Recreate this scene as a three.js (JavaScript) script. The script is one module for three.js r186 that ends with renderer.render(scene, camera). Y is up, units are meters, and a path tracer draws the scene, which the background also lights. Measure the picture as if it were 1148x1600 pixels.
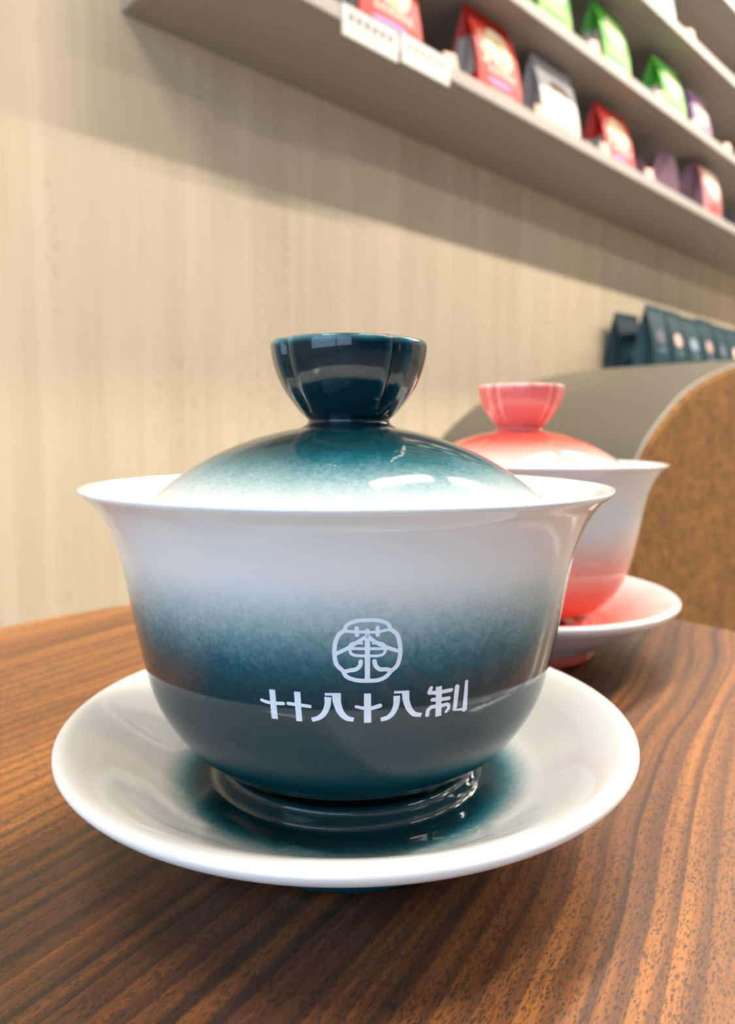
import * as THREE from 'three';
import { RoundedBoxGeometry } from 'three/addons/geometries/RoundedBoxGeometry.js';
import { RectAreaLightUniformsLib } from 'three/addons/lights/RectAreaLightUniformsLib.js';
import { mergeGeometries } from 'three/addons/utils/BufferGeometryUtils.js';

RectAreaLightUniformsLib.init();
const scene = new THREE.Scene();

// ---------------------------------------------------------------- camera
// x runs along the shelf wall, -z points at the wall, y = 0 is the shop floor
const EYE = 0.7772, TABLE_Y = 0.70;
const YAW = -0.7749, SU = Math.cos(YAW), CU = -Math.sin(YAW);
const camera = new THREE.PerspectiveCamera(70.74, 1148 / 1600, 0.02, 30);
camera.position.set(0, EYE, 0);
camera.rotation.order = 'YXZ';
camera.rotation.set(-0.10649, YAW, 0.00328);
camera.focus = 0.104;
camera.userData.fStop = 22;
// a spot on the table given by its distance to the right of and ahead of the camera
const spot = (right, ahead, y) => new THREE.Vector3(SU * right + CU * ahead, y, CU * right - SU * ahead);

// ---------------------------------------------------------------- sky, exposure
scene.background = new THREE.Color(0.52, 0.74, 1.0);
scene.backgroundIntensity = 3.7;
const renderer = new THREE.WebGLRenderer({ antialias: true });
renderer.toneMapping = THREE.LinearToneMapping;
renderer.toneMappingExposure = 1.24;
renderer.shadowMap.enabled = true;

// ---------------------------------------------------------------- lamps (linear ceiling luminaires in rows along the shelf wall)
const CEIL = EYE + 2.0;
const LAMP_COLOR = new THREE.Color(1.0, 0.91, 0.80);
const LAMP_POWER = 60;
const LAMP_ROWS = [
  { z: -0.38, xs: [-0.5, 1.1, 2.3, 3.5, 4.7], power: 1.3 },
  { z: 0.57, xs: [1.1, 2.3, 3.5, 4.7], power: 1.6 },
  { z: 2.4, xs: [1.1, 2.3, 3.5, 4.7], power: 0.6 },
];
const LAMP_LENGTH = 0.82;

// ---------------------------------------------------------------- helpers
let seed = 7;
const rnd = () => { seed = (seed * 1664525 + 1013904223) >>> 0; return seed / 4294967296; };
const hash = (x, y) => { let n = (Math.imul(x, 374761393) + Math.imul(y, 668265263)) | 0; n = Math.imul(n ^ (n >>> 13), 1274126177); return ((n ^ (n >>> 16)) >>> 0) / 4294967296; };
function noise(x, y) {
  const xi = Math.floor(x), yi = Math.floor(y), fx = x - xi, fy = y - yi;
  const u = fx * fx * (3 - 2 * fx), v = fy * fy * (3 - 2 * fy);
  const a = hash(xi, yi), b = hash(xi + 1, yi), c = hash(xi, yi + 1), d = hash(xi + 1, yi + 1);
  return a + (b - a) * u + (c - a) * v + (a - b - c + d) * u * v;
}
function noiseRound(x, y, period) {      // wraps round in x
  const xi = Math.floor(x), yi = Math.floor(y), fx = x - xi, fy = y - yi, w = (k) => ((k % period) + period) % period;
  const u = fx * fx * (3 - 2 * fx), v = fy * fy * (3 - 2 * fy);
  const a = hash(w(xi), yi), b = hash(w(xi + 1), yi), c = hash(w(xi), yi + 1), d = hash(w(xi + 1), yi + 1);
  return a + (b - a) * u + (c - a) * v + (a - b - c + d) * u * v;
}
const hash3 = (x, y, z) => { let n = (Math.imul(x, 374761393) + Math.imul(y, 668265263) + Math.imul(z, 2147483629)) | 0; n = Math.imul(n ^ (n >>> 13), 1274126177); return ((n ^ (n >>> 16)) >>> 0) / 4294967296; };
function noise3(x, y, z) {
  const xi = Math.floor(x), yi = Math.floor(y), zi = Math.floor(z), fx = x - xi, fy = y - yi, fz = z - zi;
  const u = fx * fx * (3 - 2 * fx), v = fy * fy * (3 - 2 * fy), w = fz * fz * (3 - 2 * fz);
  const e = (k) => { const a = hash3(xi, yi, k), b = hash3(xi + 1, yi, k), c = hash3(xi, yi + 1, k), d = hash3(xi + 1, yi + 1, k); return a + (b - a) * u + (c - a) * v + (a - b - c + d) * u * v; };
  const p = e(zi); return p + (e(zi + 1) - p) * w;
}
const clamp = (x, a = 0, b = 1) => Math.min(b, Math.max(a, x));
const smooth = (a, b, x) => { const t = clamp((x - a) / (b - a)); return t * t * (3 - 2 * t); };
const mix = (a, b, t) => a + (b - a) * t;
const rgb = (hex) => [(hex >> 16) & 255, (hex >> 8) & 255, hex & 255];

function texture(w, h, fill, srgb = true) {
  const data = new Uint8Array(w * h * 4);
  for (let y = 0, o = 0; y < h; y++) for (let x = 0; x < w; x++, o += 4) {
    const c = fill(x, y);
    data[o] = clamp(c[0], 0, 255); data[o + 1] = clamp(c[1], 0, 255); data[o + 2] = clamp(c[2], 0, 255); data[o + 3] = 255;
  }
  const t = new THREE.DataTexture(data, w, h);
  t.magFilter = THREE.LinearFilter; t.minFilter = THREE.LinearFilter;
  t.wrapS = t.wrapT = THREE.RepeatWrapping;
  if (srgb) t.colorSpace = THREE.SRGBColorSpace;
  t.needsUpdate = true;
  return t;
}
function canvasTexture(w, h, draw) {
  const c = document.createElement('canvas'); c.width = w; c.height = h;
  draw(c.getContext('2d'), w, h);
  const t = new THREE.CanvasTexture(c); t.colorSpace = THREE.SRGBColorSpace;
  return t;
}
const taken = new Map();
function numbered(name) { const n = taken.get(name) ?? 0; taken.set(name, n + 1); return n ? name + '_' + String(n).padStart(3, '0') : name; }
function shade(o) { o.castShadow = o.receiveShadow = true; return o; }
function thing(name, label, category, position, turn = 0, group) {
  const o = new THREE.Group(); o.name = numbered(name); scene.add(o);
  if (position) o.position.copy(position);
  o.rotation.y = turn; o.userData = { label, category };
  if (group) o.userData.group = group;
  return o;
}
function part(name, geometry, material, parent) { const m = shade(new THREE.Mesh(geometry, material)); m.name = name; parent.add(m); return m; }
function struct(name, geometry, material, label) {
  const m = shade(new THREE.Mesh(geometry, material)); m.name = name; scene.add(m);
  m.userData = { kind: 'structure' }; if (label) m.userData.label = label;
  return m;
}
const box = (w, h, d, x = 0, y = 0, z = 0) => new THREE.BoxGeometry(w, h, d).translate(x, y, z);
const rbox = (w, h, d, r, x = 0, y = 0, z = 0) => new RoundedBoxGeometry(w, h, d, 3, r).translate(x, y, z);
function boxUV(g, s) {                    // uv in metres by facing
  g = g.index ? g.toNonIndexed() : g; g.computeVertexNormals();
  const p = g.attributes.position, n = g.attributes.normal, uv = new Float32Array(p.count * 2);
  for (let i = 0; i < p.count; i++) {
    const ax = Math.abs(n.getX(i)), ay = Math.abs(n.getY(i)), az = Math.abs(n.getZ(i));
    const [a, b] = ay > ax && ay > az ? [p.getX(i), p.getZ(i)] : ax > az ? [p.getZ(i), p.getY(i)] : [p.getX(i), p.getY(i)];
    uv[i * 2] = a / s; uv[i * 2 + 1] = b / s;
  }
  g.setAttribute('uv', new THREE.BufferAttribute(uv, 2)); return g;
}

// ---------------------------------------------------------------- large materials
const wallMap = texture(1024, 1024, (x, y) => {       // cream panel with vertical veining and small pits, 1.4 m a side
  const s = x / 1024, t = y / 1024;
  let v = 0.5 * noiseRound(s * 40, t * 2.2, 40) + 0.3 * noiseRound(s * 130, t * 5, 130) + 0.2 * noiseRound(s * 14, t * 1.5, 14);
  v += 0.06 * (noiseRound(s * 512, t * 60, 512) - 0.5);
  const pit = noiseRound(s * 360, t * 170, 360) * smooth(0.5, 0.8, noiseRound(s * 26, t * 5, 26));
  const k = clamp((v - 0.5) * 1.6 + 0.5), d = smooth(0.66, 0.9, pit) * 15;
  return [mix(200, 217, k) - d, mix(182, 199, k) - d, mix(153, 172, k) - d];
});
wallMap.wrapS = wallMap.wrapT = THREE.MirroredRepeatWrapping;
const M = {
  wall: new THREE.MeshStandardMaterial({ map: wallMap, roughness: 0.62 }),
  plaster: new THREE.MeshStandardMaterial({ color: 0xb9b1a4, roughness: 0.9 }),
  ceiling: new THREE.MeshStandardMaterial({ color: 0xc4beb4, roughness: 0.95 }),
  floor: new THREE.MeshStandardMaterial({ color: 0x8a8177, roughness: 0.5 }),
  darkWood: new THREE.MeshStandardMaterial({ color: 0x3d2f26, roughness: 0.6 }),
  shelf: new THREE.MeshStandardMaterial({ color: 0x9a938a, roughness: 0.55 }),
  shelfBack: new THREE.MeshStandardMaterial({ color: 0x756e66, roughness: 0.7 }),
  lampBody: new THREE.MeshStandardMaterial({ color: 0xb8b8b8, roughness: 0.5 }),
  glow: new THREE.MeshStandardMaterial({ color: 0xffffff, emissive: LAMP_COLOR, emissiveIntensity: 14 }),
  darkFrame: new THREE.MeshStandardMaterial({ color: 0x2a2a2c, roughness: 0.5, metalness: 0.4 }),
  pane: new THREE.MeshPhysicalMaterial({ color: 0xffffff, transmission: 1, thickness: 0, roughness: 0.02 }),
};

// ---------------------------------------------------------------- room shell
const X0 = -2.4, X1 = 6.2, ZW = -1.1, ZB = 4.6, T = 0.15;
const wallPanel = (x0, x1, y0, y1, z) => boxUV(box(x1 - x0, y1 - y0, T, (x0 + x1) / 2, (y0 + y1) / 2, z), 1.4);
struct('wall_back', wallPanel(X0 - T, X1 + T, -0.1, CEIL + 0.1, ZW - T / 2), M.wall, 'cream wall panel with vertical veining and small pits');
struct('wall_front', box(X1 - X0 + 2 * T, CEIL + 0.2, T, (X0 + X1) / 2, CEIL / 2, ZB + T / 2), M.darkWood);
struct('wall_right', box(T, CEIL + 0.2, ZB - ZW, X1 + T / 2, CEIL / 2, (ZB + ZW) / 2), M.plaster);
struct('floor', box(X1 - X0, 0.1, ZB - ZW, (X0 + X1) / 2, -0.05, (ZB + ZW) / 2), M.floor);
struct('ceiling', box(X1 - X0, 0.1, ZB - ZW, (X0 + X1) / 2, CEIL + 0.05, (ZB + ZW) / 2), M.ceiling);
// the left wall holds the wide shopfront window that the cool light comes through
const WZ0 = -0.55, WZ1 = 3.2, WY0 = 0.35, WY1 = 2.5;
struct('wall_left', mergeGeometries([
  box(T, WY0 + 0.1, ZB - ZW, X0 - T / 2, (WY0 - 0.1) / 2, (ZB + ZW) / 2),
  box(T, CEIL - WY1 + 0.1, ZB - ZW, X0 - T / 2, (CEIL + WY1 + 0.1) / 2, (ZB + ZW) / 2),
  box(T, WY1 - WY0, WZ0 - ZW, X0 - T / 2, (WY0 + WY1) / 2, (WZ0 + ZW) / 2),
  box(T, WY1 - WY0, ZB - WZ1, X0 - T / 2, (WY0 + WY1) / 2, (ZB + WZ1) / 2),
]), M.plaster);
{
  const w = new THREE.Group(); w.name = 'window_1'; w.userData = { kind: 'structure' }; scene.add(w);
  const f = [];
  for (const z of [WZ0 + 0.03, (WZ0 + WZ1) / 2, WZ1 - 0.03]) f.push(box(0.06, WY1 - WY0, 0.06, X0 - 0.07, (WY0 + WY1) / 2, z));
  for (const y of [WY0 + 0.03, WY1 - 0.03]) f.push(box(0.06, 0.06, WZ1 - WZ0, X0 - 0.07, y, (WZ0 + WZ1) / 2));
  part('window_frame', mergeGeometries(f), M.darkFrame, w);
  part('window_pane', box(0.006, WY1 - WY0 - 0.06, WZ1 - WZ0 - 0.06, X0 - 0.07, (WY0 + WY1) / 2, (WZ0 + WZ1) / 2), M.pane, w);
}
{
  const row = ['above the shelf front', 'in the middle of the room', 'farthest from the shelf wall'], along = ['nearest the window', 'second from the window', 'third from the window', 'fourth from the window', 'farthest from the window'];
  LAMP_ROWS.forEach(({ z, xs, power }, r) => xs.forEach((x, k) => {
    const t = thing('ceiling_lamp', 'slim linear ceiling lamp ' + row[r] + ', ' + along[k + 5 - xs.length], 'lamp', new THREE.Vector3(x, CEIL, z), 0, 'linear lamps in rows on the ceiling');
    part('housing', rbox(LAMP_LENGTH + 0.04, 0.05, 0.13, 0.008, 0, -0.025, 0), M.lampBody, t);
    part('diffuser', box(LAMP_LENGTH, 0.01, 0.10, 0, -0.054, 0), M.glow, t);
    const l = new THREE.RectAreaLight(LAMP_COLOR, LAMP_POWER * power, LAMP_LENGTH, 0.10);
    l.position.set(0, -0.062, 0); l.rotation.x = -Math.PI / 2; l.name = 'lamp_light'; t.add(l);
  }));
}

// ---------------------------------------------------------------- shelf unit on the wall
const S = { x0: 0.549, x1: 4.9, z0: ZW, z1: -0.88, h: [0.637, 0.843, 1.06, 1.262, 1.472, 1.682, 1.872] };
const BOARD = 0.026, shelfTop = (k) => EYE + S.h[k] + BOARD;
{
  const t = thing('wall_shelf_unit', 'grey wall shelf unit with long boards full of tea bags', 'shelf', new THREE.Vector3(0, 0, 0));
  const zc = (S.z0 + S.z1) / 2, dz = S.z1 - S.z0;
  S.h.forEach((h) => part('shelf_board', rbox(S.x1 - S.x0 - 0.024, BOARD, dz, 0.0025, (S.x0 + S.x1) / 2 + 0.012, EYE + h + BOARD / 2, zc), M.shelf, t));
  const top = CEIL - 0.002, y0 = EYE + S.h[0];
  part('end_panel', rbox(0.024, top - y0, dz, 0.002, S.x0 + 0.012, (top + y0) / 2, zc), M.shelf, t);
  part('end_panel', rbox(0.024, top - y0, dz, 0.002, S.x1 + 0.012, (top + y0) / 2, zc), M.shelf, t);
  part('divider', box(0.02, top - y0 - BOARD, dz - 0.004, 2.93, (top + y0 + BOARD) / 2, zc), M.shelf, t);
  part('back_panel', box(S.x1 - S.x0 - 0.024, top - y0, 0.008, (S.x0 + S.x1) / 2 + 0.012, (top + y0) / 2, S.z0 + 0.004), M.shelfBack, t);
}

// ---------------------------------------------------------------- small round walnut table
const TABLE = spot(-0.00086, 0.18282, TABLE_Y), TABLE_R = 0.1855;
{
  const W = 2048, H = 2048, LONG = 0.40, WIDE = 0.20;      // texture: 40 cm along the grain, 20 cm across (mirrored)
  const pores = new Uint8Array(W * H);
  for (let i = 0; i < 230000; i++) {
    const x = Math.floor(rnd() * W), y = Math.floor(rnd() * H), len = 2 + Math.floor(rnd() * 5), wid = 1 + Math.floor(rnd() * 2.6), dark = 60 + rnd() * 150;
    if (noise(y / 26, x / 500) + rnd() * 0.7 < 0.50) continue;
    for (let a = 0; a < len; a++) for (let b = 0; b < wid; b++) { const o = ((y + b + (a >> 2)) % H) * W + ((x + a) % W); pores[o] = Math.max(pores[o], dark * (1 - Math.abs(a / len - 0.5))); }
  }
  const light = [184, 117, 48], mid = [118, 70, 29], dark = [54, 30, 16];
  const map = texture(W, H, (x, y) => {
    const a = x / W * LONG, c = y / H * WIDE;
    const bend = 0.010 * noise(a * 9, c * 14) + 0.004 * noise(a * 26, c * 40) + 0.05 * (a - 0.16) * (a - 0.16) * 4;
    const q = (c + bend) * 100;                             // cm across the rings
    const phase = q * 2.3 + 1.6 * noise(q * 0.45, a * 2.2) + 0.25 * noise(q * 1.4 + 7, a * 5), yr = Math.floor(phase), fr = phase - yr;
    const late = smooth(0.35, 0.94, fr) * (1 - smooth(0.955, 1, fr)) * (0.25 + 0.75 * hash(yr, 11));       // dark late wood at the end of each year ring
    const broad = noise(q * 0.42 + 3.1, a * 1.6), streak = noise(q * 3.2, a * 3.5 + 9), fine = noise(q * 11, a * 9);
    const fleck = (noise(q * 60, a * 300) - 0.5) * 0.10 + (noise(q * 24, a * 36) - 0.5) * 0.12;
    const cw = c + (noise(a * 11, c * 20 + 5) - 0.5) * 0.016 + (streak - 0.5) * 0.012;
    const heart = 0.74 - 0.40 * smooth(0.078, 0.094, cw) + 0.24 * smooth(0.150, 0.178, cw);                  // pale wood, a dark heartwood band, then mid brown
    const k = clamp(heart + (broad - 0.5) * 0.28 + (streak - 0.5) * 0.42 + (fine - 0.5) * 0.24 - 0.40 * late + fleck);
    const p = pores[y * W + x] / 255;
    const col = k > 0.5 ? [0, 1, 2].map((i) => mix(mid[i], light[i], (k - 0.5) * 2)) : [0, 1, 2].map((i) => mix(dark[i], mid[i], k * 2));
    return col.map((v) => v * (1 - 0.74 * p));
  });
  map.wrapT = map.wrapS = THREE.MirroredRepeatWrapping;
  const wood = new THREE.MeshPhysicalMaterial({ map, roughness: 0.5, clearcoat: 0.28, clearcoatRoughness: 0.16 });
  const t = thing('side_table', 'small round walnut side table with streaked brown grain', 'table', new THREE.Vector3(TABLE.x, 0, TABLE.z));
  const R = TABLE_R, pr = [[0, -0.026], [R - 0.012, -0.026]];
  for (let i = 0; i <= 8; i++) { const g = -Math.PI / 2 + Math.PI * i / 8; pr.push([R - 0.010 + 0.010 * Math.cos(g), -0.013 + 0.013 * Math.sin(g)]); }
  pr.push([R - 0.03, 0], [R * 0.5, 0], [0.0001, 0]);
  const g = new THREE.LatheGeometry(pr.map(([x, y]) => new THREE.Vector2(x, y)), 160), p = g.attributes.position, uv = g.attributes.uv;
  const A = 0.255, ca = Math.cos(A), sa = Math.sin(A);     // grain runs a little off the wall direction
  for (let i = 0; i < p.count; i++) { const x = p.getX(i), z = p.getZ(i); uv.setXY(i, (x * ca - z * sa) / LONG + 0.5, (x * sa + z * ca) / WIDE + 0.55); }
  part('tabletop', g.translate(0, TABLE_Y, 0), wood, t);
  part('pedestal', new THREE.LatheGeometry([[0.001, 0.02], [0.024, 0.02], [0.022, 0.3], [0.022, 0.6], [0.05, TABLE_Y - 0.026], [0.001, TABLE_Y - 0.026]].map(([x, y]) => new THREE.Vector2(x, y)), 40), M.darkFrame, t);
  part('base', new THREE.LatheGeometry([[0.001, 0], [0.15, 0], [0.15, 0.012], [0.03, 0.022], [0.001, 0.022]].map(([x, y]) => new THREE.Vector2(x, y)), 64), M.darkFrame, t);
}

// ---------------------------------------------------------------- lidded porcelain bowls
const PORCELAIN = [230, 230, 227];
// resample a profile of [radius, height] by arc length; returns points and the fraction of the arc at which the given index lies
function profile(points, n) {
  const curve = new THREE.CatmullRomCurve3(points.map(([x, y]) => new THREE.Vector3(x, y, 0)), false, 'centripetal');
  const dense = curve.getPoints(points.length * 24), len = [0];
  for (let i = 1; i < dense.length; i++) len.push(len[i - 1] + dense[i].distanceTo(dense[i - 1]));
  const total = len[len.length - 1], out = [];
  for (let i = 0, k = 0; i < n; i++) {
    const s = total * i / (n - 1);
    while (k < dense.length - 2 && len[k + 1] < s) k++;
    const f = clamp((s - len[k]) / (len[k + 1] - len[k] || 1));
    out.push(new THREE.Vector2(Math.max(1e-5, mix(dense[k].x, dense[k + 1].x, f)), mix(dense[k].y, dense[k + 1].y, f)));
  }
  return { points: out, at: (i) => len[i * 24] / total };
}
// sprayed underglaze: how much pigment (0..1) lies at each point of the profile, with the grain of the spray
function glazeTexture(pts, pigment, deep, full, W = 1024, H = 1024, grain = 1) {
  const n = pts.length - 1, col = new Float32Array(H), rows = [];
  for (let y = 0; y < H; y++) { const f = (y + 0.5) / H * n, i = Math.min(n - 1, Math.floor(f)); rows.push([mix(pts[i].x, pts[i + 1].x, f - i), mix(pts[i].y, pts[i + 1].y, f - i), f / n]); }
  const sin = [], cos = [];
  for (let x = 0; x < W; x++) { sin.push(Math.sin(x / W * 2 * Math.PI)); cos.push(Math.cos(x / W * 2 * Math.PI)); }
  return texture(W, H, (x, y) => {
    const [r, h, f] = rows[y];
    const px = r * sin[x], pz = r * cos[x];
    const cloud = noise3(px * 260, h * 260, pz * 260) - 0.5, blotch = noise3(px * 1100 + 50, h * 1100, pz * 1100) - 0.5, speck = noise3(px * 2600, h * 2600 + 70, pz * 2600) - 0.5;
    let m = pigment(r + cloud * 0.0007, h + cloud * 0.0007, f, px, pz);
    const mid = 4 * m * (1 - m);
    m = clamp(m + grain * ((blotch * 0.05 + speck * 0.09) * mid + (speck * 0.06 + blotch * 0.05) * m));
    const c = [0, 1, 2].map((i) => mix(PORCELAIN[i], m < 0.75 ? full[i] : mix(full[i], deep[i], (m - 0.75) * 4), clamp(m / 0.75)));
    return c;
  });
}
const glaze = (map) => new THREE.MeshPhysicalMaterial({ map, roughness: 0.07, ior: 1.52, clearcoat: 0.0 });

// heights in the tables below are above the table top
const RIM = 0.06705;
const BOWL = (() => {
  const outer = [[0.0525, 0.01877], [0.05, 0.02838], [0.047, 0.03208], [0.043, 0.03518], [0.038, 0.03773], [0.032, 0.03935], [0.026, 0.04057], [0.02, 0.04163], [0.014, 0.04262], [0.009, 0.04384], [0.005, 0.04553], [0.002, 0.0475], [0.0008, 0.04875]];
  const pts = [[0, 0.0136], [0.012, 0.0136], [0.0150, 0.0131], [0.0158, 0.0119], [0.0172, 0.0118], [0.0180, 0.0126]];
  for (const [d, r] of outer) pts.push([r, RIM - d]);
  pts.push([0.0494, RIM - 0.0002], [0.0499, RIM + 0.0004]);
  const top = pts.length - 1;
  pts.push([0.0496, RIM + 0.0008], [0.0488, RIM + 0.0006], [0.0470, RIM - 0.0009]);
  for (const [d, r] of outer.slice(1, -2).reverse()) pts.push([r - 0.0021 - (d > 0.04 ? 0.0008 : 0), RIM - d + (d > 0.045 ? 0.0012 : 0)]);
  pts.push([0.016, 0.0172], [0, 0.0168]);
  const p = profile(pts, 260); p.top = p.at(top);
  p.radius = (depth) => { for (let i = 1; i < outer.length; i++) if (depth >= outer[i][0]) { const [a, ra] = outer[i - 1], [b, rb] = outer[i], f = (depth - b) / (a - b); return mix(rb, ra, f); } return 0.048; };
  // exact outer radius read off the finished profile
  const n = p.points.length;
  p.surface = (h) => { for (let i = 1; i < n * p.top; i++) { const a = p.points[i - 1], b = p.points[i]; if (a.x > 0.018 && a.y <= h && b.y > h) return mix(a.x, b.x, (h - a.y) / (b.y - a.y)); } return 0.04; };
  return p;
})();
const LID = (() => {
  const h = (r) => RIM + 0.0122 - 0.0131 * (r / 0.04) ** 2 - 0.003 * (r / 0.04) ** 4, pts = [];
  for (const r of [0, 0.01, 0.02, 0.03, 0.037, 0.0395]) pts.push([r, h(r) - 0.0022]);
  pts.push([0.0408, h(0.0408) - 0.0026], [0.0416, h(0.0414) - 0.0026], [0.0418, h(0.0416) - 0.0016], [0.0414, h(0.0412)]);
  const top = pts.length - 1;
  for (const r of [0.040, 0.037, 0.034, 0.030, 0.025, 0.020, 0.015, 0.011, 0.0075, 0]) pts.push([r, h(r)]);
  const p = profile(pts, 200); p.top = p.at(top); return p;
})();
const SAUCER = (() => {
  const pts = [[0, 0.004], [0.0222, 0.0036], [0.0248, 0.0006], [0.0256, 0], [0.0274, 0], [0.0282, 0.0008], [0.0288, 0.0034], [0.031, 0.0050], [0.036, 0.0080], [0.042, 0.0115], [0.048, 0.0152], [0.053, 0.0181], [0.0549, 0.0195], [0.0556, 0.0207]];
  const top = pts.length - 1;
  pts.push([0.0553, 0.0214], [0.0545, 0.0218], [0.0530, 0.0217], [0.0505, 0.0206], [0.047, 0.0185], [0.043, 0.0156], [0.038, 0.0124], [0.034, 0.0109], [0.030, 0.0103], [0.0272, 0.0102], [0.0264, 0.0106], [0.0260, 0.0118], [0.0257, 0.0133], [0.0251, 0.0139], [0.0245, 0.0139], [0.0240, 0.0132], [0.0236, 0.0115], [0.0228, 0.0112], [0.012, 0.0112], [0, 0.0112]);
  const p = profile(pts, 260); p.top = p.at(top); return p;
})();
const KNOB_TOP = 0.0276;
function knobGeometry(turn) {           // a small cup of four rounded lobes parted by narrow pressed grooves
  const p = profile([[0.0001, 0.0112], [0.0095, 0.0113], [0.0086, 0.0119], [0.0079, 0.0125], [0.0078, 0.0130], [0.0086, 0.0137], [0.0104, 0.0158], [0.0118, 0.0177], [0.0130, 0.0197], [0.01405, 0.0223], [0.0147, 0.0248], [0.0149, 0.0268], [0.01485, 0.0274], [0.01445, 0.0277], [0.0140, 0.0273], [0.0134, 0.0255], [0.011, 0.0225], [0.006, 0.0205], [0.0001, 0.020]], 90).points;
  const N = 288, g = new THREE.LatheGeometry(p, N), pos = g.attributes.position, uv = g.attributes.uv;
  for (let i = 0; i < pos.count; i++) {
    const x = pos.getX(i), y = pos.getY(i), z = pos.getZ(i), a = Math.atan2(x, z) - turn;
    const q = (((a / (Math.PI / 2)) % 1) + 1) % 1, off = Math.min(q, 1 - q) * Math.PI / 2;      // angle from the nearest groove
    const amount = smooth(0.0128, 0.0165, y) * (y > 0.0272 ? 0.6 : 1);
    const k = 1.008 - amount * (0.07 * Math.exp(-((off / 0.075) ** 2)) - 0.014 * Math.exp(-(((off - 0.19) / 0.08) ** 2)) + 0.012 * (1 - Math.sin(2 * Math.min(off, Math.PI / 4))));
    pos.setXYZ(i, x * k, y, z * k);
  }
  const nrm = g.attributes.normal; g.computeVertexNormals();
  const m = g.attributes.normal, rows = p.length;                     // close the seam of the normals
  for (let j = 0; j < rows; j++) { const a = j, b = N * rows + j, v = new THREE.Vector3().fromBufferAttribute(m, a).add(new THREE.Vector3().fromBufferAttribute(m, b)).normalize(); m.setXYZ(a, v.x, v.y, v.z); m.setXYZ(b, v.x, v.y, v.z); }
  return { g, p };
}
function ribbon(path, w0, w1 = w0, caps = true) {       // strokes of the print: flat ribbon outlines in millimetres (x to the right, y = depth under the rim)
  const c = path.length > 2 ? new THREE.CatmullRomCurve3(path.map(([x, y]) => new THREE.Vector3(x, y, 0)), false, 'centripetal').getPoints(path.length * 8)
    : Array.from({ length: 9 }, (_, i) => new THREE.Vector3(mix(path[0][0], path[1][0], i / 8), mix(path[0][1], path[1][1], i / 8), 0));
  const L = [], Rr = [];
  for (let i = 0; i < c.length; i++) {
    const a = c[Math.max(0, i - 1)], b = c[Math.min(c.length - 1, i + 1)], dx = b.x - a.x, dy = b.y - a.y, n = Math.hypot(dx, dy) || 1, w = mix(w0, w1, i / (c.length - 1)) / 2;
    L.push([c[i].x - dy / n * w, c[i].y + dx / n * w]); Rr.push([c[i].x + dy / n * w, c[i].y - dx / n * w]);
  }
  const tri = [];
  for (let i = 1; i < c.length; i++) tri.push(L[i - 1], Rr[i - 1], L[i], L[i], Rr[i - 1], Rr[i]);
  if (caps) for (const [p, w] of [[c[0], w0], [c[c.length - 1], w1]]) for (let k = 0; k < 12; k++) { const a = k / 12 * 2 * Math.PI, b = (k + 1) / 12 * 2 * Math.PI; tri.push([p.x, p.y], [p.x + Math.cos(a) * w / 2, p.y + Math.sin(a) * w / 2], [p.x + Math.cos(b) * w / 2, p.y + Math.sin(b) * w / 2]); }
  return tri;
}
function printOnBowl(strokes) {          // wraps the strokes round the outside of the bowl
  const pos = [], nor = [], e = 0.0003;
  for (const tri of strokes) for (let i = 0; i < tri.length; i += 3) {         // counter-clockwise seen from outside
    const [a, b, c] = tri.slice(i, i + 3);
    if ((b[0] - a[0]) * (c[1] - a[1]) - (b[1] - a[1]) * (c[0] - a[0]) > 0) { tri[i + 1] = c; tri[i + 2] = b; }
  }
  for (const tri of strokes) for (const [s, d] of tri) {
    const h = RIM - d / 1000, r = BOWL.surface(h) + 0.00007, a = s / 41, slope = (BOWL.surface(h + e) - BOWL.surface(h - e)) / (2 * e), k = 1 / Math.hypot(1, slope);
    pos.push(r * Math.sin(a), h, r * Math.cos(a)); nor.push(Math.sin(a) * k, -slope * k, Math.cos(a) * k);
  }
  const g = new THREE.BufferGeometry();
  g.setAttribute('position', new THREE.Float32BufferAttribute(pos, 3)); g.setAttribute('normal', new THREE.Float32BufferAttribute(nor, 3));
  return g;
}
const around = (turn) => YAW + turn;
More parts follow.
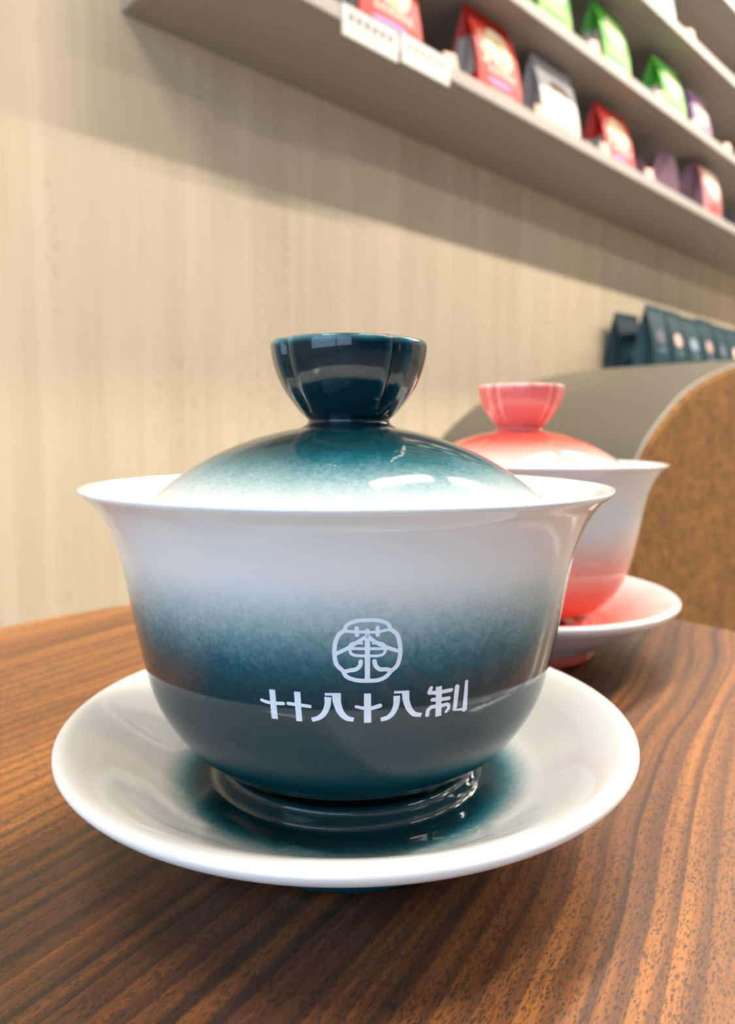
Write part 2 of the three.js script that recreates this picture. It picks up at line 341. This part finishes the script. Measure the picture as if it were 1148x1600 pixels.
function gaiwan(right, ahead, kind) {
  const base = spot(right, ahead, TABLE_Y), names = kind.names;
  const lathe = (p) => { const g = new THREE.LatheGeometry(p.points, 192), uv = g.attributes.uv; return g; };
  // saucer
  const s = thing('saucer', names.saucer, 'saucer', base, around(0));
  const saucerMap = glazeTexture(SAUCER.points, (r, h, f, px, pz) => f > SAUCER.top ? 1 - smooth(...(kind.saucerFade ?? [0.0268, 0.0378]), Math.hypot(px, pz - 0.0016)) : 1 - smooth(0.0282, 0.031, r), kind.deep, kind.full, 1024, 512, kind.grain);
  part('dish', lathe(SAUCER), glaze(saucerMap), s);
  // bowl
  const b = thing('tea_bowl', names.bowl, 'bowl', base, around(0));
  const bowlMap = glazeTexture(BOWL.points, (r, h, f) => f > BOWL.top ? 0 : smooth(...(kind.bowlFade ?? [0.0085, 0.0320]), RIM - h), kind.deep, kind.full, 2048, 1024, kind.grain);
  part('body', lathe(BOWL), glaze(bowlMap), b);
  // lid
  const l = thing('bowl_lid', names.lid, 'lid', base, around(0));
  const lidMap = glazeTexture(LID.points, (r, h, f) => f < LID.top ? 0 : 1 - smooth(0.0180, 0.0405, r), kind.deep, kind.full, 1024, 512, kind.grain);
  part('dome', lathe(LID), glaze(lidMap), l);
  const { g, p } = knobGeometry(kind.knobTurn);
  const ridge = (x, z) => { const q = ((((Math.atan2(x, z) - kind.knobTurn) / (Math.PI / 2)) % 1) + 1) % 1, off = Math.min(q, 1 - q) * Math.PI / 2; return Math.exp(-(((off - 0.15) / 0.05) ** 2)); };   // glaze runs thin on the raised edges of the grooves
  const knobMap = glazeTexture(p, (r, h, f, px, pz) => 1 - (kind.ridgeThin ?? 0.12) * ridge(px, pz) * smooth(0.0135, 0.0165, h) - (kind.rimThin ?? 0.45) * smooth(0.0146, 0.01485, r) * smooth(0.0262, 0.0275, h), kind.knob, kind.full, 512, 512, 0.5);
  const k = part('knob', g.translate(0, RIM, 0), glaze(knobMap), l);
  if (kind.knobLabel) k.userData.label = kind.knobLabel;
  return b;
}
const teal = gaiwan(-0.0037, 0.14183, {
  deep: rgb(0x0a323a), full: rgb(0x1b545f), knob: rgb(0x03222c), grain: 1, knobTurn: -0.90, knobLabel: 'dark teal four-lobed knob',
  names: { saucer: 'white saucer shaded to teal in the middle, under the front teal bowl', bowl: 'front porcelain tea bowl, white fading to teal, with white printed lettering', lid: 'domed white lid fading to dark teal at its four-lobed knob' },
});
gaiwan(0.05425, 0.25881, {
  deep: rgb(0xe65a4c), full: rgb(0xf08d7e), knob: rgb(0xe26c68), rimThin: 0.8, ridgeThin: 0.4, bowlFade: [0.0165, 0.044], saucerFade: [0.028, 0.05], grain: 0.8, knobTurn: -0.90, knobLabel: 'coral pink four-lobed knob',
  names: { saucer: 'white saucer shaded to coral pink, behind the teal one', bowl: 'rear porcelain tea bowl, white fading to coral pink', lid: 'domed white lid fading to coral pink at its knob' },
});
{
  const ink = new THREE.MeshStandardMaterial({ color: 0xe4edf8, roughness: 0.12 });
  part('emblem', printOnBowl([ribbon([[0.46,17.42],[0.84,16.54],[2.02,15.99],[3.63,15.84],[5.39,16.0],[6.53,16.55],[6.88,17.33]],0.58), ribbon([[0.54,17.48],[2.3,17.61],[3.66,17.66],[5.08,17.67],[6.83,17.33]],0.44), ribbon([[0.54,17.33],[-0.27,18.01],[-0.83,19.4],[-0.93,20.91],[-0.67,22.58],[0.33,23.71]],0.64), ribbon([[6.8,17.27],[7.8,18.11],[8.31,19.63],[8.43,21.31],[8.08,22.98],[7.2,23.88]],0.64), ribbon([[0.27,23.65],[0.72,24.48],[2.08,25.08],[3.79,25.24],[5.51,25.15],[6.59,24.62],[7.25,23.76]],0.64), ribbon([[2.16,17.02],[2.22,18.14]],0.58), ribbon([[5.06,17.02],[5.09,18.14]],0.58), ribbon([[3.65,17.51],[3.79,25.15]],0.75), ribbon([[-0.65,20.93],[1.22,19.91],[2.58,18.97],[3.67,18.28]],0.58), ribbon([[3.67,18.28],[4.78,19.17],[6.33,20.04],[8.31,20.81]],0.58), ribbon([[2.86,19.33],[1.55,19.37],[1.17,20.0],[1.5,21.0],[2.33,21.25],[3.72,21.31],[5.39,21.33],[6.06,21.03],[6.25,20.12],[5.75,19.48],[4.51,19.37]],0.44), ribbon([[1.5,20.15],[6.06,20.27]],0.44), ribbon([[2.78,22.17],[2.68,22.84],[2.12,23.38],[1.23,23.56],[0.44,23.74]],0.64), ribbon([[4.74,22.16],[4.93,22.9],[5.6,23.49],[6.46,23.53],[7.25,23.76]],0.64)]), ink, teal);
  part('lettering', printOnBowl([ribbon([[-10.51,27.15],[-10.53,32.01]],0.92,1.05,false), ribbon([[-12.4,29.07],[-11.45,29.31],[-9.86,29.34],[-8.92,29.28]],0.51,0.58)]), ink, teal);
  part('lettering', printOnBowl([ribbon([[-6.61,27.18],[-6.58,32.04]],0.98,0.92,false), ribbon([[-8.11,29.21],[-7.07,29.26],[-5.87,29.37],[-4.79,29.47]],0.58,0.54)]), ink, teal);
  part('lettering', printOnBowl([ribbon([[-2.02,27.83],[-2.11,29.17],[-2.68,30.54],[-3.48,31.28],[-4.59,31.69]],1.02,0.68,false), ribbon([[-2.47,27.4],[-0.15,27.36]],0.41,0.41,false), ribbon([[-0.76,27.27],[-0.64,28.83],[-0.06,30.43],[0.79,31.28],[1.84,31.55]],1.36,0.68,false)]), ink, teal);
  part('lettering', printOnBowl([ribbon([[3.84,27.29],[3.98,32.13]],1.02,1.15,false), ribbon([[2.18,29.39],[3.3,29.67],[4.49,29.71],[5.78,29.36]],0.47,0.68)]), ink, teal);
  part('lettering', printOnBowl([ribbon([[8.29,27.91],[8.28,29.39],[7.84,30.65],[7.11,31.38],[6.0,31.7]],1.02,0.68,false), ribbon([[7.83,27.3],[10.13,27.39]],0.41,0.41,false), ribbon([[9.61,27.28],[9.81,28.78],[10.41,30.23],[11.25,31.16],[12.47,31.5]],1.15,0.68,false)]), ink, teal);
  part('lettering', printOnBowl([ribbon([[14.94,27.06],[15.45,32.11]],1.02,1.02,false), ribbon([[13.68,27.16],[13.42,27.78],[14.07,28.08]],0.61,0.41), ribbon([[13.44,27.91],[14.88,28.03],[17.17,27.96]],0.64,0.64), ribbon([[14.09,29.16],[15.37,29.26],[16.94,29.3]],0.64,0.64), ribbon([[13.5,31.63],[13.55,30.85],[14.03,30.39],[15.51,30.4],[16.88,30.34],[17.11,31.01],[16.76,31.51]],0.68,0.54), ribbon([[18.17,27.6],[18.3,31.3]],0.85,0.75), ribbon([[19.82,26.95],[20.23,31.72]],0.54,0.92), ribbon([[20.46,31.69],[19.23,31.6],[18.05,31.52]],0.61,0.2)]), ink, teal);
}

// ---------------------------------------------------------------- armchair behind the table
{
  // side profile (along the wall, height above eye level); the rounded back of the chair is towards the table
  const pr = [[1.02, -0.14], [1.047, -0.085], [1.085, -0.035], [1.12, 0.001], [1.18, 0.035], [1.235, 0.068], [1.30, 0.092], [1.395, 0.118], [1.51, 0.139], [1.63, 0.159], [1.75, 0.173], [1.84, 0.176], [1.90, 0.168], [1.93, 0.14]];
  const curve = new THREE.CatmullRomCurve3([[1.0, -0.62], [0.995, -0.45], [0.998, -0.28], ...pr].map(([x, y]) => new THREE.Vector3(x, EYE + y, 0)), false, 'centripetal').getPoints(90);
  for (let n = 0; n < 24; n++) for (let i = 1; i < curve.length - 1; i++) { curve[i].x = (curve[i - 1].x + 2 * curve[i].x + curve[i + 1].x) / 4; curve[i].y = (curve[i - 1].y + 2 * curve[i].y + curve[i + 1].y) / 4; }
  const outline = (inset) => {
    const s = new THREE.Shape(), q = curve.map((p, i) => { const a = curve[Math.max(0, i - 1)], b = curve[Math.min(curve.length - 1, i + 1)], dx = b.x - a.x, dy = b.y - a.y, n = Math.hypot(dx, dy); return [p.x + dy / n * inset, p.y - dx / n * inset]; });
    s.moveTo(q[0][0], q[0][1]); q.slice(1).forEach(([x, y]) => s.lineTo(x, y));
    s.lineTo(1.93 - inset, EYE - 0.33); s.lineTo(2.0 - inset, EYE - 0.36); s.lineTo(2.0 - inset, EYE - 0.62);
    return s;
  };
  const t = thing('armchair', 'armchair with a smooth grey shell, pale edge and mottled brown fabric side', 'chair', new THREE.Vector3(0, 0, 0));
  const zf = -0.515, zb = -0.93;
  const shell = new THREE.MeshStandardMaterial({ color: 0x5c574a, roughness: 0.45 });
  const edge = new THREE.MeshStandardMaterial({ color: 0x9a9384, roughness: 0.5 });
  const tweed = texture(512, 512, (x, y) => {
    const v = 0.45 * noiseRound(x / 512 * 180, y / 2.8, 180) + 0.35 * noiseRound(x / 512 * 64, y / 8, 64) + 0.2 * noiseRound(x / 512 * 20, y / 26, 20), k = clamp((v - 0.5) * 2.2 + 0.5);
    return [mix(98, 160, k), mix(63, 110, k), mix(25, 50, k)];
  });
  const fabric = new THREE.MeshStandardMaterial({ map: tweed, roughness: 0.95, bumpMap: tweed, bumpScale: 0.0015 });
  part('shell', new THREE.ExtrudeGeometry(outline(0), { depth: zf - zb, bevelEnabled: true, bevelSize: 0.003, bevelThickness: 0.003, bevelSegments: 2, bevelOffset: -0.003 }).translate(0, 0, zb), shell, t);
  const side = new THREE.ExtrudeGeometry(outline(0.004), { depth: 0.010, bevelEnabled: true, bevelSize: 0.002, bevelThickness: 0.002, bevelSegments: 3, bevelOffset: -0.002 }).translate(0, 0, zf + 0.001);
  { const uv = side.attributes.uv; for (let i = 0; i < uv.count; i++) uv.setXY(i, side.attributes.position.getX(i) / 0.35, side.attributes.position.getY(i) / 0.35); }
  part('side_panel', side, fabric, t);
  const path = new THREE.CatmullRomCurve3(curve.filter((_, i) => i % 2 === 0).map((p) => new THREE.Vector3(p.x, p.y, zf + 0.004)));
  part('piping', new THREE.TubeGeometry(path, 160, 0.0019, 10), edge, t);
  for (const x of [1.06, 1.92]) for (const z of [zf - 0.05, zb + 0.05]) part('leg', new THREE.CylinderGeometry(0.016, 0.012, EYE - 0.62, 16).translate(x, (EYE - 0.62) / 2, z), M.darkFrame, t);
}

// ---------------------------------------------------------------- tea pouches
// a stand-up pouch: gusseted bottom, pinched top; x across, y up, z to the front, base at the origin
function pouchPoint(W, H, D, side, a, t, round = 0.8) {
  const open = Math.pow(Math.cos(Math.min(1, t / 0.94) * Math.PI / 2), round), d = Math.max(0.0012, D / 2 * open), w = W / 2 * (1 - 0.05 * Math.sin(Math.PI * Math.min(1, t * 1.1)));
  const bulge = 1 + 0.16 * (1 - a * a) * Math.sin(Math.PI * clamp(t * 1.1));
  return [a * w, t * H, side * d * bulge];
}
function sheet(nu, nv, f) {
  const g = new THREE.PlaneGeometry(1, 1, nu, nv), p = g.attributes.position;
  for (let i = 0; i < p.count; i++) { const q = f(p.getX(i) + 0.5, p.getY(i) + 0.5); p.setXYZ(i, q[0], q[1], q[2]); }
  g.computeVertexNormals(); return g;
}
function pouchShapes(W, H, D, round) {
  const front = sheet(14, 18, (u, v) => pouchPoint(W, H, D, 1, u * 2 - 1, v, round));
  const back = sheet(14, 18, (u, v) => pouchPoint(W, H, D, -1, 1 - u * 2, v, round));
  const gusset = (s) => sheet(8, 18, (u, v) => {       // folded inwards at the middle
    const a = pouchPoint(W, H, D, 1, s, v, round), k = (u * 2 - 1) * -s, fold = (1 - Math.abs(k)) * Math.min(0.012, Math.abs(a[2]) * 0.5);
    return [a[0] - s * fold, a[1], a[2] * k * -1];
  });
  const bottom = new THREE.BoxGeometry(W * 0.97, 0.002, D * 0.94).translate(0, 0.001, 0);
  const print = sheet(14, 18, (u, v) => { const q = pouchPoint(W, H, D, 1, (u * 2 - 1) * 0.985, 0.01 + v * 0.985, round); q[2] += 0.0008; return q; });
  const seal = new RoundedBoxGeometry(W * 0.99, H * 0.06, 0.0020, 2, 0.0008).translate(0, H * 0.972, 0);
  return { shell: mergeGeometries([front, back, gusset(1), gusset(-1), bottom.toNonIndexed ? bottom : bottom]), print, seal };
}
function glyphs(c, x, y, size, n, gap, color, weight, vertical) {        // small printed characters, too small to read in the photograph
  c.strokeStyle = color; c.lineWidth = weight;
  for (let i = 0; i < n; i++) {
    const ox = vertical ? x : x + i * (size + gap), oy = vertical ? y + i * (size + gap) : y;
    c.beginPath();
    for (let k = 0; k < 3; k++) { const yy = oy + size * (0.12 + 0.32 * k + 0.08 * rnd()); c.moveTo(ox + size * 0.1 * rnd(), yy); c.lineTo(ox + size * (0.85 + 0.1 * rnd()), yy - size * 0.04); }
    for (let k = 0; k < 2; k++) { const xx = ox + size * (0.25 + 0.4 * k + 0.15 * rnd()); c.moveTo(xx, oy + size * 0.05 * rnd()); c.lineTo(xx + size * (rnd() - 0.5) * 0.2, oy + size * 0.95); }
    c.stroke();
  }
}
const PRINTS = {
  red: (c, w, h) => {
    c.fillStyle = '#ea2f22'; c.fillRect(0, 0, w, h);
    c.fillStyle = '#f6e6bd'; c.beginPath(); c.ellipse(w * 0.56, h * 0.40, w * 0.30, h * 0.27, 0, 0, 7); c.fill();
    c.beginPath(); for (let k = 0; k < 7; k++) { c.moveTo(w * 0.2, h * 0.45); c.ellipse(w * (0.17 + 0.03 * (k % 3)), h * (0.3 + 0.055 * k), w * 0.07, h * 0.025, 0, 0, 7); } c.fill();
    glyphs(c, w * 0.44, h * 0.26, w * 0.2, 2, w * 0.03, '#d98a3a', 5, true);
    c.fillStyle = '#f3b6a4'; c.fillRect(w * 0.24, h * 0.72, w * 0.6, h * 0.03);
    glyphs(c, w * 0.2, h * 0.66, w * 0.09, 6, w * 0.02, '#f8d9c6', 4);
    c.fillStyle = '#b9a9e6'; c.beginPath(); c.ellipse(w * 0.45, h * 0.84, w * 0.28, h * 0.035, 0, 0, 7); c.fill();
    glyphs(c, w * 0.24, h * 0.90, w * 0.06, 8, w * 0.012, '#f6cfc2', 3);
  },
  white: (c, w, h) => {
    c.fillStyle = '#efedeb'; c.fillRect(0, 0, w, h);
    c.fillStyle = '#a58678'; c.beginPath(); c.ellipse(w * 0.55, h * 0.36, w * 0.26, h * 0.11, 0.1, 0, 7); c.fill();
    c.fillStyle = '#f7f1e4'; c.beginPath(); c.ellipse(w * 0.5, h * 0.72, w * 0.56, h * 0.32, 0, 0, 7); c.fill(); c.fillRect(0, h * 0.62, w, h * 0.38);
    c.fillStyle = '#e9d79f'; c.fillRect(w * 0.2, h * 0.50, w * 0.5, h * 0.02);
    glyphs(c, w * 0.3, h * 0.58, w * 0.10, 4, w * 0.03, '#e0cf9a', 4);
    glyphs(c, w * 0.25, h * 0.86, w * 0.05, 7, w * 0.02, '#b9ac93', 3);
  },
  green: (c, w, h) => {
    c.fillStyle = '#4cb52a'; c.fillRect(0, 0, w, h);
    c.fillStyle = '#8ccf46'; c.fillRect(0, h * 0.62, w, h * 0.38);
    c.fillStyle = '#eef3bd'; c.beginPath(); c.ellipse(w * 0.52, h * 0.38, w * 0.33, h * 0.26, 0, 0, 7); c.fill();
    glyphs(c, w * 0.42, h * 0.24, w * 0.2, 2, w * 0.03, '#d9c75a', 5, true);
    c.fillStyle = '#b8dc86'; c.beginPath(); c.ellipse(w * 0.45, h * 0.70, w * 0.32, h * 0.07, 0, 0, 7); c.fill();
    c.fillStyle = '#7fd6cf'; c.fillRect(w * 0.1, h * 0.84, w * 0.7, h * 0.08);
    glyphs(c, w * 0.2, h * 0.76, w * 0.07, 6, w * 0.02, '#3f8a2a', 4);
  },
  purple: (c, w, h) => {
    c.fillStyle = '#8a4a96'; c.fillRect(0, 0, w, h);
    c.fillStyle = '#f3dcb8'; c.beginPath(); c.ellipse(w * 0.55, h * 0.38, w * 0.30, h * 0.28, 0, 0, 7); c.fill();
    glyphs(c, w * 0.46, h * 0.24, w * 0.18, 2, w * 0.03, '#d98a3a', 5, true);
    c.fillStyle = '#b5416f'; c.fillRect(0, h * 0.72, w, h * 0.28);
    glyphs(c, w * 0.2, h * 0.78, w * 0.08, 6, w * 0.02, '#e9b7c8', 4);
  },
  pink: (c, w, h) => {
    c.fillStyle = '#e88f92'; c.fillRect(0, 0, w, h);
    c.fillStyle = '#f4e3cf'; c.beginPath(); c.ellipse(w * 0.55, h * 0.35, w * 0.36, h * 0.33, 0, 0, 7); c.fill();
    glyphs(c, w * 0.46, h * 0.22, w * 0.18, 2, w * 0.03, '#e0a07a', 5, true);
    c.fillStyle = '#e06a68'; c.fillRect(w * 0.3, h * 0.74, w * 0.6, h * 0.22);
  },
  mauve: (c, w, h) => { c.fillStyle = '#a07585'; c.fillRect(0, 0, w, h); c.fillStyle = '#d9b9bd'; c.beginPath(); c.ellipse(w * 0.5, h * 0.45, w * 0.3, h * 0.25, 0, 0, 7); c.fill(); glyphs(c, w * 0.4, h * 0.35, w * 0.2, 2, 2, '#8a5a6a', 4, true); },
  blue: (c, w, h) => {
    c.fillStyle = '#cfe2ea'; c.fillRect(0, 0, w, h);
    c.fillStyle = '#74c3cf'; c.beginPath(); c.ellipse(w * 0.45, h * 0.82, w * 0.3, h * 0.09, 0, 0, 7); c.fill();
    c.fillStyle = '#f4f6f2'; c.beginPath(); c.ellipse(w * 0.5, h * 0.4, w * 0.3, h * 0.25, 0, 0, 7); c.fill(); glyphs(c, w * 0.42, h * 0.28, w * 0.18, 2, w * 0.02, '#7fa6b5', 5, true);
  },
};
const SHELLS = { red: 0xea2f22, white: 0xd8d6d4, green: 0x4cb52a, purple: 0x8a4a96, pink: 0xa98290, mauve: 0xa07585, blue: 0xcfe2ea, teal: 0x12333c };
const printMaterial = {}, shellMaterial = {};
for (const k in PRINTS) printMaterial[k] = new THREE.MeshPhysicalMaterial({ map: canvasTexture(256, 256, PRINTS[k]), color: 0xc4c4c4, roughness: 0.5, specularIntensity: 0.6 });
for (const k in SHELLS) shellMaterial[k] = new THREE.MeshPhysicalMaterial({ color: new THREE.Color(SHELLS[k]).multiply(new THREE.Color(k === 'teal' ? 0xffffff : 0xc4c4c4)), roughness: 0.45, specularIntensity: 0.6 });
const windowLabel = new THREE.MeshStandardMaterial({ map: canvasTexture(128, 192, (c, w, h) => { c.fillStyle = '#8f8a84'; c.fillRect(0, 0, w, h); glyphs(c, 24, 14, 22, 6, 6, '#c9c4ba', 4, true); glyphs(c, 70, 14, 22, 6, 6, '#c9c4ba', 4, true); }), roughness: 0.5 });
function pouch(name, label, kind, x, y, z, W, H, D, turn, group, round) {
  const t = thing(name, label, 'tea bag', new THREE.Vector3(x, y, z), turn, group), s = pouchShapes(W, H, D, round);
  part('pouch_shell', s.shell, shellMaterial[kind], t);
  part('front_print', s.print, printMaterial[kind], t);
  part('top_seal', s.seal, shellMaterial[kind], t);
  return { t, W, H, D };
}
function gussetLabel({ t, W, H, D }, y0, y1) {           // a grey information panel printed on the left gusset
  const g = sheet(6, 8, (u, v) => { const tt = mix(y0, y1, v), a = pouchPoint(W, H, D, 1, -1, tt), k = (u * 2 - 1) * 0.8, fold = (1 - Math.abs(k)) * Math.min(0.012, Math.abs(a[2]) * 0.5); return [a[0] + fold - 0.0008, a[1], a[2] * k]; });
  part('information_panel', g, windowLabel, t);
}
const G1 = 'tea bags on the lowest shelf', G2 = 'tea bags on the second shelf';
const ZP = -0.945;
gussetLabel(pouch('tea_bag', 'red tea bag with a cream emblem, just behind the two price strips', 'red', 0.945, shelfTop(0), ZP, 0.16, 0.172, 0.075, 0.0, G1), 0.2, 0.6);
gussetLabel(pouch('tea_bag', 'red tea bag with grey side panel, between the price strips and the white bag', 'red', 1.25, shelfTop(0), -0.94, 0.15, 0.17, 0.08, 0.0, G1), 0.22, 0.66);
pouch('tea_bag', 'white and grey tea bag standing between two red ones', 'white', 1.497, shelfTop(0), ZP, 0.165, 0.163, 0.07, 0, G1);
gussetLabel(pouch('tea_bag', 'red tea bag standing right of the white bag, beside the mauve packets', 'red', 1.772, shelfTop(0), ZP, 0.155, 0.152, 0.075, 0, G1), 0.1, 0.45);
pouch('tea_bag', 'smallest mauve tea bag, low beside the red one', 'mauve', 1.965, shelfTop(0), -0.955, 0.06, 0.085, 0.05, 0.5, G1, 0.4);
pouch('tea_bag', 'mauve tea bag turned to show its narrow side, beside the pink bag', 'mauve', 2.09, shelfTop(0), -0.955, 0.10, 0.13, 0.085, 0.75, G1, 0.4);
pouch('tea_bag', 'pale pink tea bag with a mauve side at the right end of the lowest shelf', 'pink', 2.36, shelfTop(0), ZP, 0.15, 0.165, 0.085, 0, G1, 0.4);
pouch('tea_bag', 'green tea bag cut by the top edge, first on the second shelf', 'green', 1.46, shelfTop(1), ZP, 0.14, 0.168, 0.07, 0, G2);
gussetLabel(pouch('tea_bag', 'middle one of three green tea bags, with a white fleck on its dark side', 'green', 1.735, shelfTop(1), ZP, 0.14, 0.168, 0.08, 0, G2), 0.2, 0.6);
gussetLabel(pouch('tea_bag', 'green tea bag beside the purple one', 'green', 2.072, shelfTop(1), ZP, 0.155, 0.158, 0.08, 0, G2), 0.12, 0.5);
pouch('tea_bag', 'purple tea bag with a cream emblem on the second shelf', 'purple', 2.29, shelfTop(1), ZP, 0.145, 0.14, 0.06, 0, G2);
pouch('tea_bag', 'pale blue tea bag on the topmost shelf in view', 'blue', 1.99, shelfTop(2), ZP, 0.145, 0.15, 0.07, 0);

// small folded price cards standing at the feet of the bags
{
  const card = new THREE.MeshStandardMaterial({ color: 0xc9a38f, roughness: 0.6 });
  const spots = [[1.085, 0, 'red bag with the grey side panel'], [1.385, 0, 'white bag'], [1.665, 0, 'red bag right of the white bag'], [1.905, 0, 'small mauve bag'], [1.60, 1, 'middle green bag'], [1.945, 1, 'green bag next to the purple one'], [2.185, 1, 'purple bag'], [2.43, 1, 'right end of the second shelf'], [2.12, 2, 'pale blue bag']];
  for (const [x, k, where] of spots) {
    const t = thing('price_card', 'small pinkish price card at the foot of the ' + where, 'card', new THREE.Vector3(x, shelfTop(k), -0.897), -0.35, 'price cards on the shelves');
    part('card_face', rbox(0.026, 0.034, 0.0016, 0.0006, 0, 0, 0).rotateX(-0.32).translate(0, 0.0165, 0.004), card, t);
    part('card_stand', rbox(0.026, 0.032, 0.0016, 0.0006, 0, 0, 0).rotateX(0.32).translate(0, 0.0155, -0.0065), card, t);
  }
}
// two white price strips on the front of the lowest board
{
  const strip = (title, small) => new THREE.MeshStandardMaterial({ roughness: 0.5, map: canvasTexture(512, 192, (c, w, h) => { c.fillStyle = '#c4c1bb'; c.fillRect(0, 0, w, h); glyphs(c, 44, 36, 62, 6, 10, title, 10); glyphs(c, 80, 122, 22, 11, 8, small, 3); }) });
  [[0.8655, 0.641, 'left one of the two white price strips on the shelf edge, darker print', '#3d3935', '#45413d'], [1.0, 0.646, 'right one of the two white price strips on the shelf edge, fainter print', '#756f69', '#8a847d']].forEach(([x, h, label, a, b]) => {
    const t = thing('price_strip', label, 'label', new THREE.Vector3(x, EYE + h, S.z1), 0, 'price strips on the shelf edge');
    part('strip', rbox(0.127, 0.047, 0.0016, 0.0006, 0, 0, 0.0008), new THREE.MeshStandardMaterial({ color: 0xd0ccc5, roughness: 0.5 }), t);
    part('printed_face', new THREE.PlaneGeometry(0.125, 0.0455).translate(0, 0, 0.0019), strip(a, b), t);
  });
}
// dark teal pouches in a row on the low ledge behind the armchair
{
  const y = EYE + 0.165;
  const t = thing('wall_ledge', 'long grey ledge on the wall behind the armchair, under the dark pouches', 'ledge', new THREE.Vector3(0, 0, 0));
  part('ledge_board', rbox(1.5, 0.03, 0.2, 0.003, 2.66, y - 0.015, ZW + 0.1), M.shelf, t);
  for (const x of [1.98, 2.66, 3.3]) part('bracket', rbox(0.02, 0.10, 0.16, 0.004, x, y - 0.08, ZW + 0.08), M.shelf, t);
  const face = (dot, k) => new THREE.MeshPhysicalMaterial({ roughness: 0.55, specularIntensity: 0.5, map: canvasTexture(128, 192, (c, w, h) => {
    c.fillStyle = '#12333c'; c.fillRect(0, 0, w, h);
    c.fillStyle = dot; c.beginPath(); c.ellipse(w * 0.5, h * 0.42, w * 0.24, h * 0.10, 0, 0, 7); c.fill();
    glyphs(c, w * 0.34, h * 0.58, w * 0.08, 4, 2, '#6f8f96', 2);
  }) });
  const faces = ['#5d5866', '#c9a79d', '#7f909b', '#ad8f8c', '#5f6470', '#d3bbb0'].map(face);
  const plain = face('#14363f', 9);
  const order = ['second from the left in the row', 'third from the left in the row', 'fourth from the left in the row', 'fifth from the left in the row', 'sixth from the left in the row', 'seventh from the left in the row', 'eighth from the left in the row'];
  const one = pouchShapes(0.118, 0.205, 0.07);
  const make = (x, z, turn, f, label, k) => {
    const p = thing('dark_pouch', label, 'tea bag', new THREE.Vector3(x, y, z), turn, 'dark teal pouches in a row on the wall ledge');
    part('pouch_shell', one.shell, shellMaterial.teal, p); part('front_print', one.print, f, p); part('top_seal', one.seal, shellMaterial.teal, p);
    p.scale.y = k; return p;
  };
  make(2.125, -1.052, -0.15, plain, 'leftmost dark teal pouch, turned aside with no emblem showing', 0.98);
  order.forEach((w, i) => make(2.12 + i * 0.123, -0.965, 0.04 * Math.sin(i * 2.1), faces[i % 6], 'dark teal pouch with a small pale emblem, ' + w, 1.04 - 0.012 * (i % 3) + 0.01 * (i % 2)));
}

renderer.render(scene, camera);
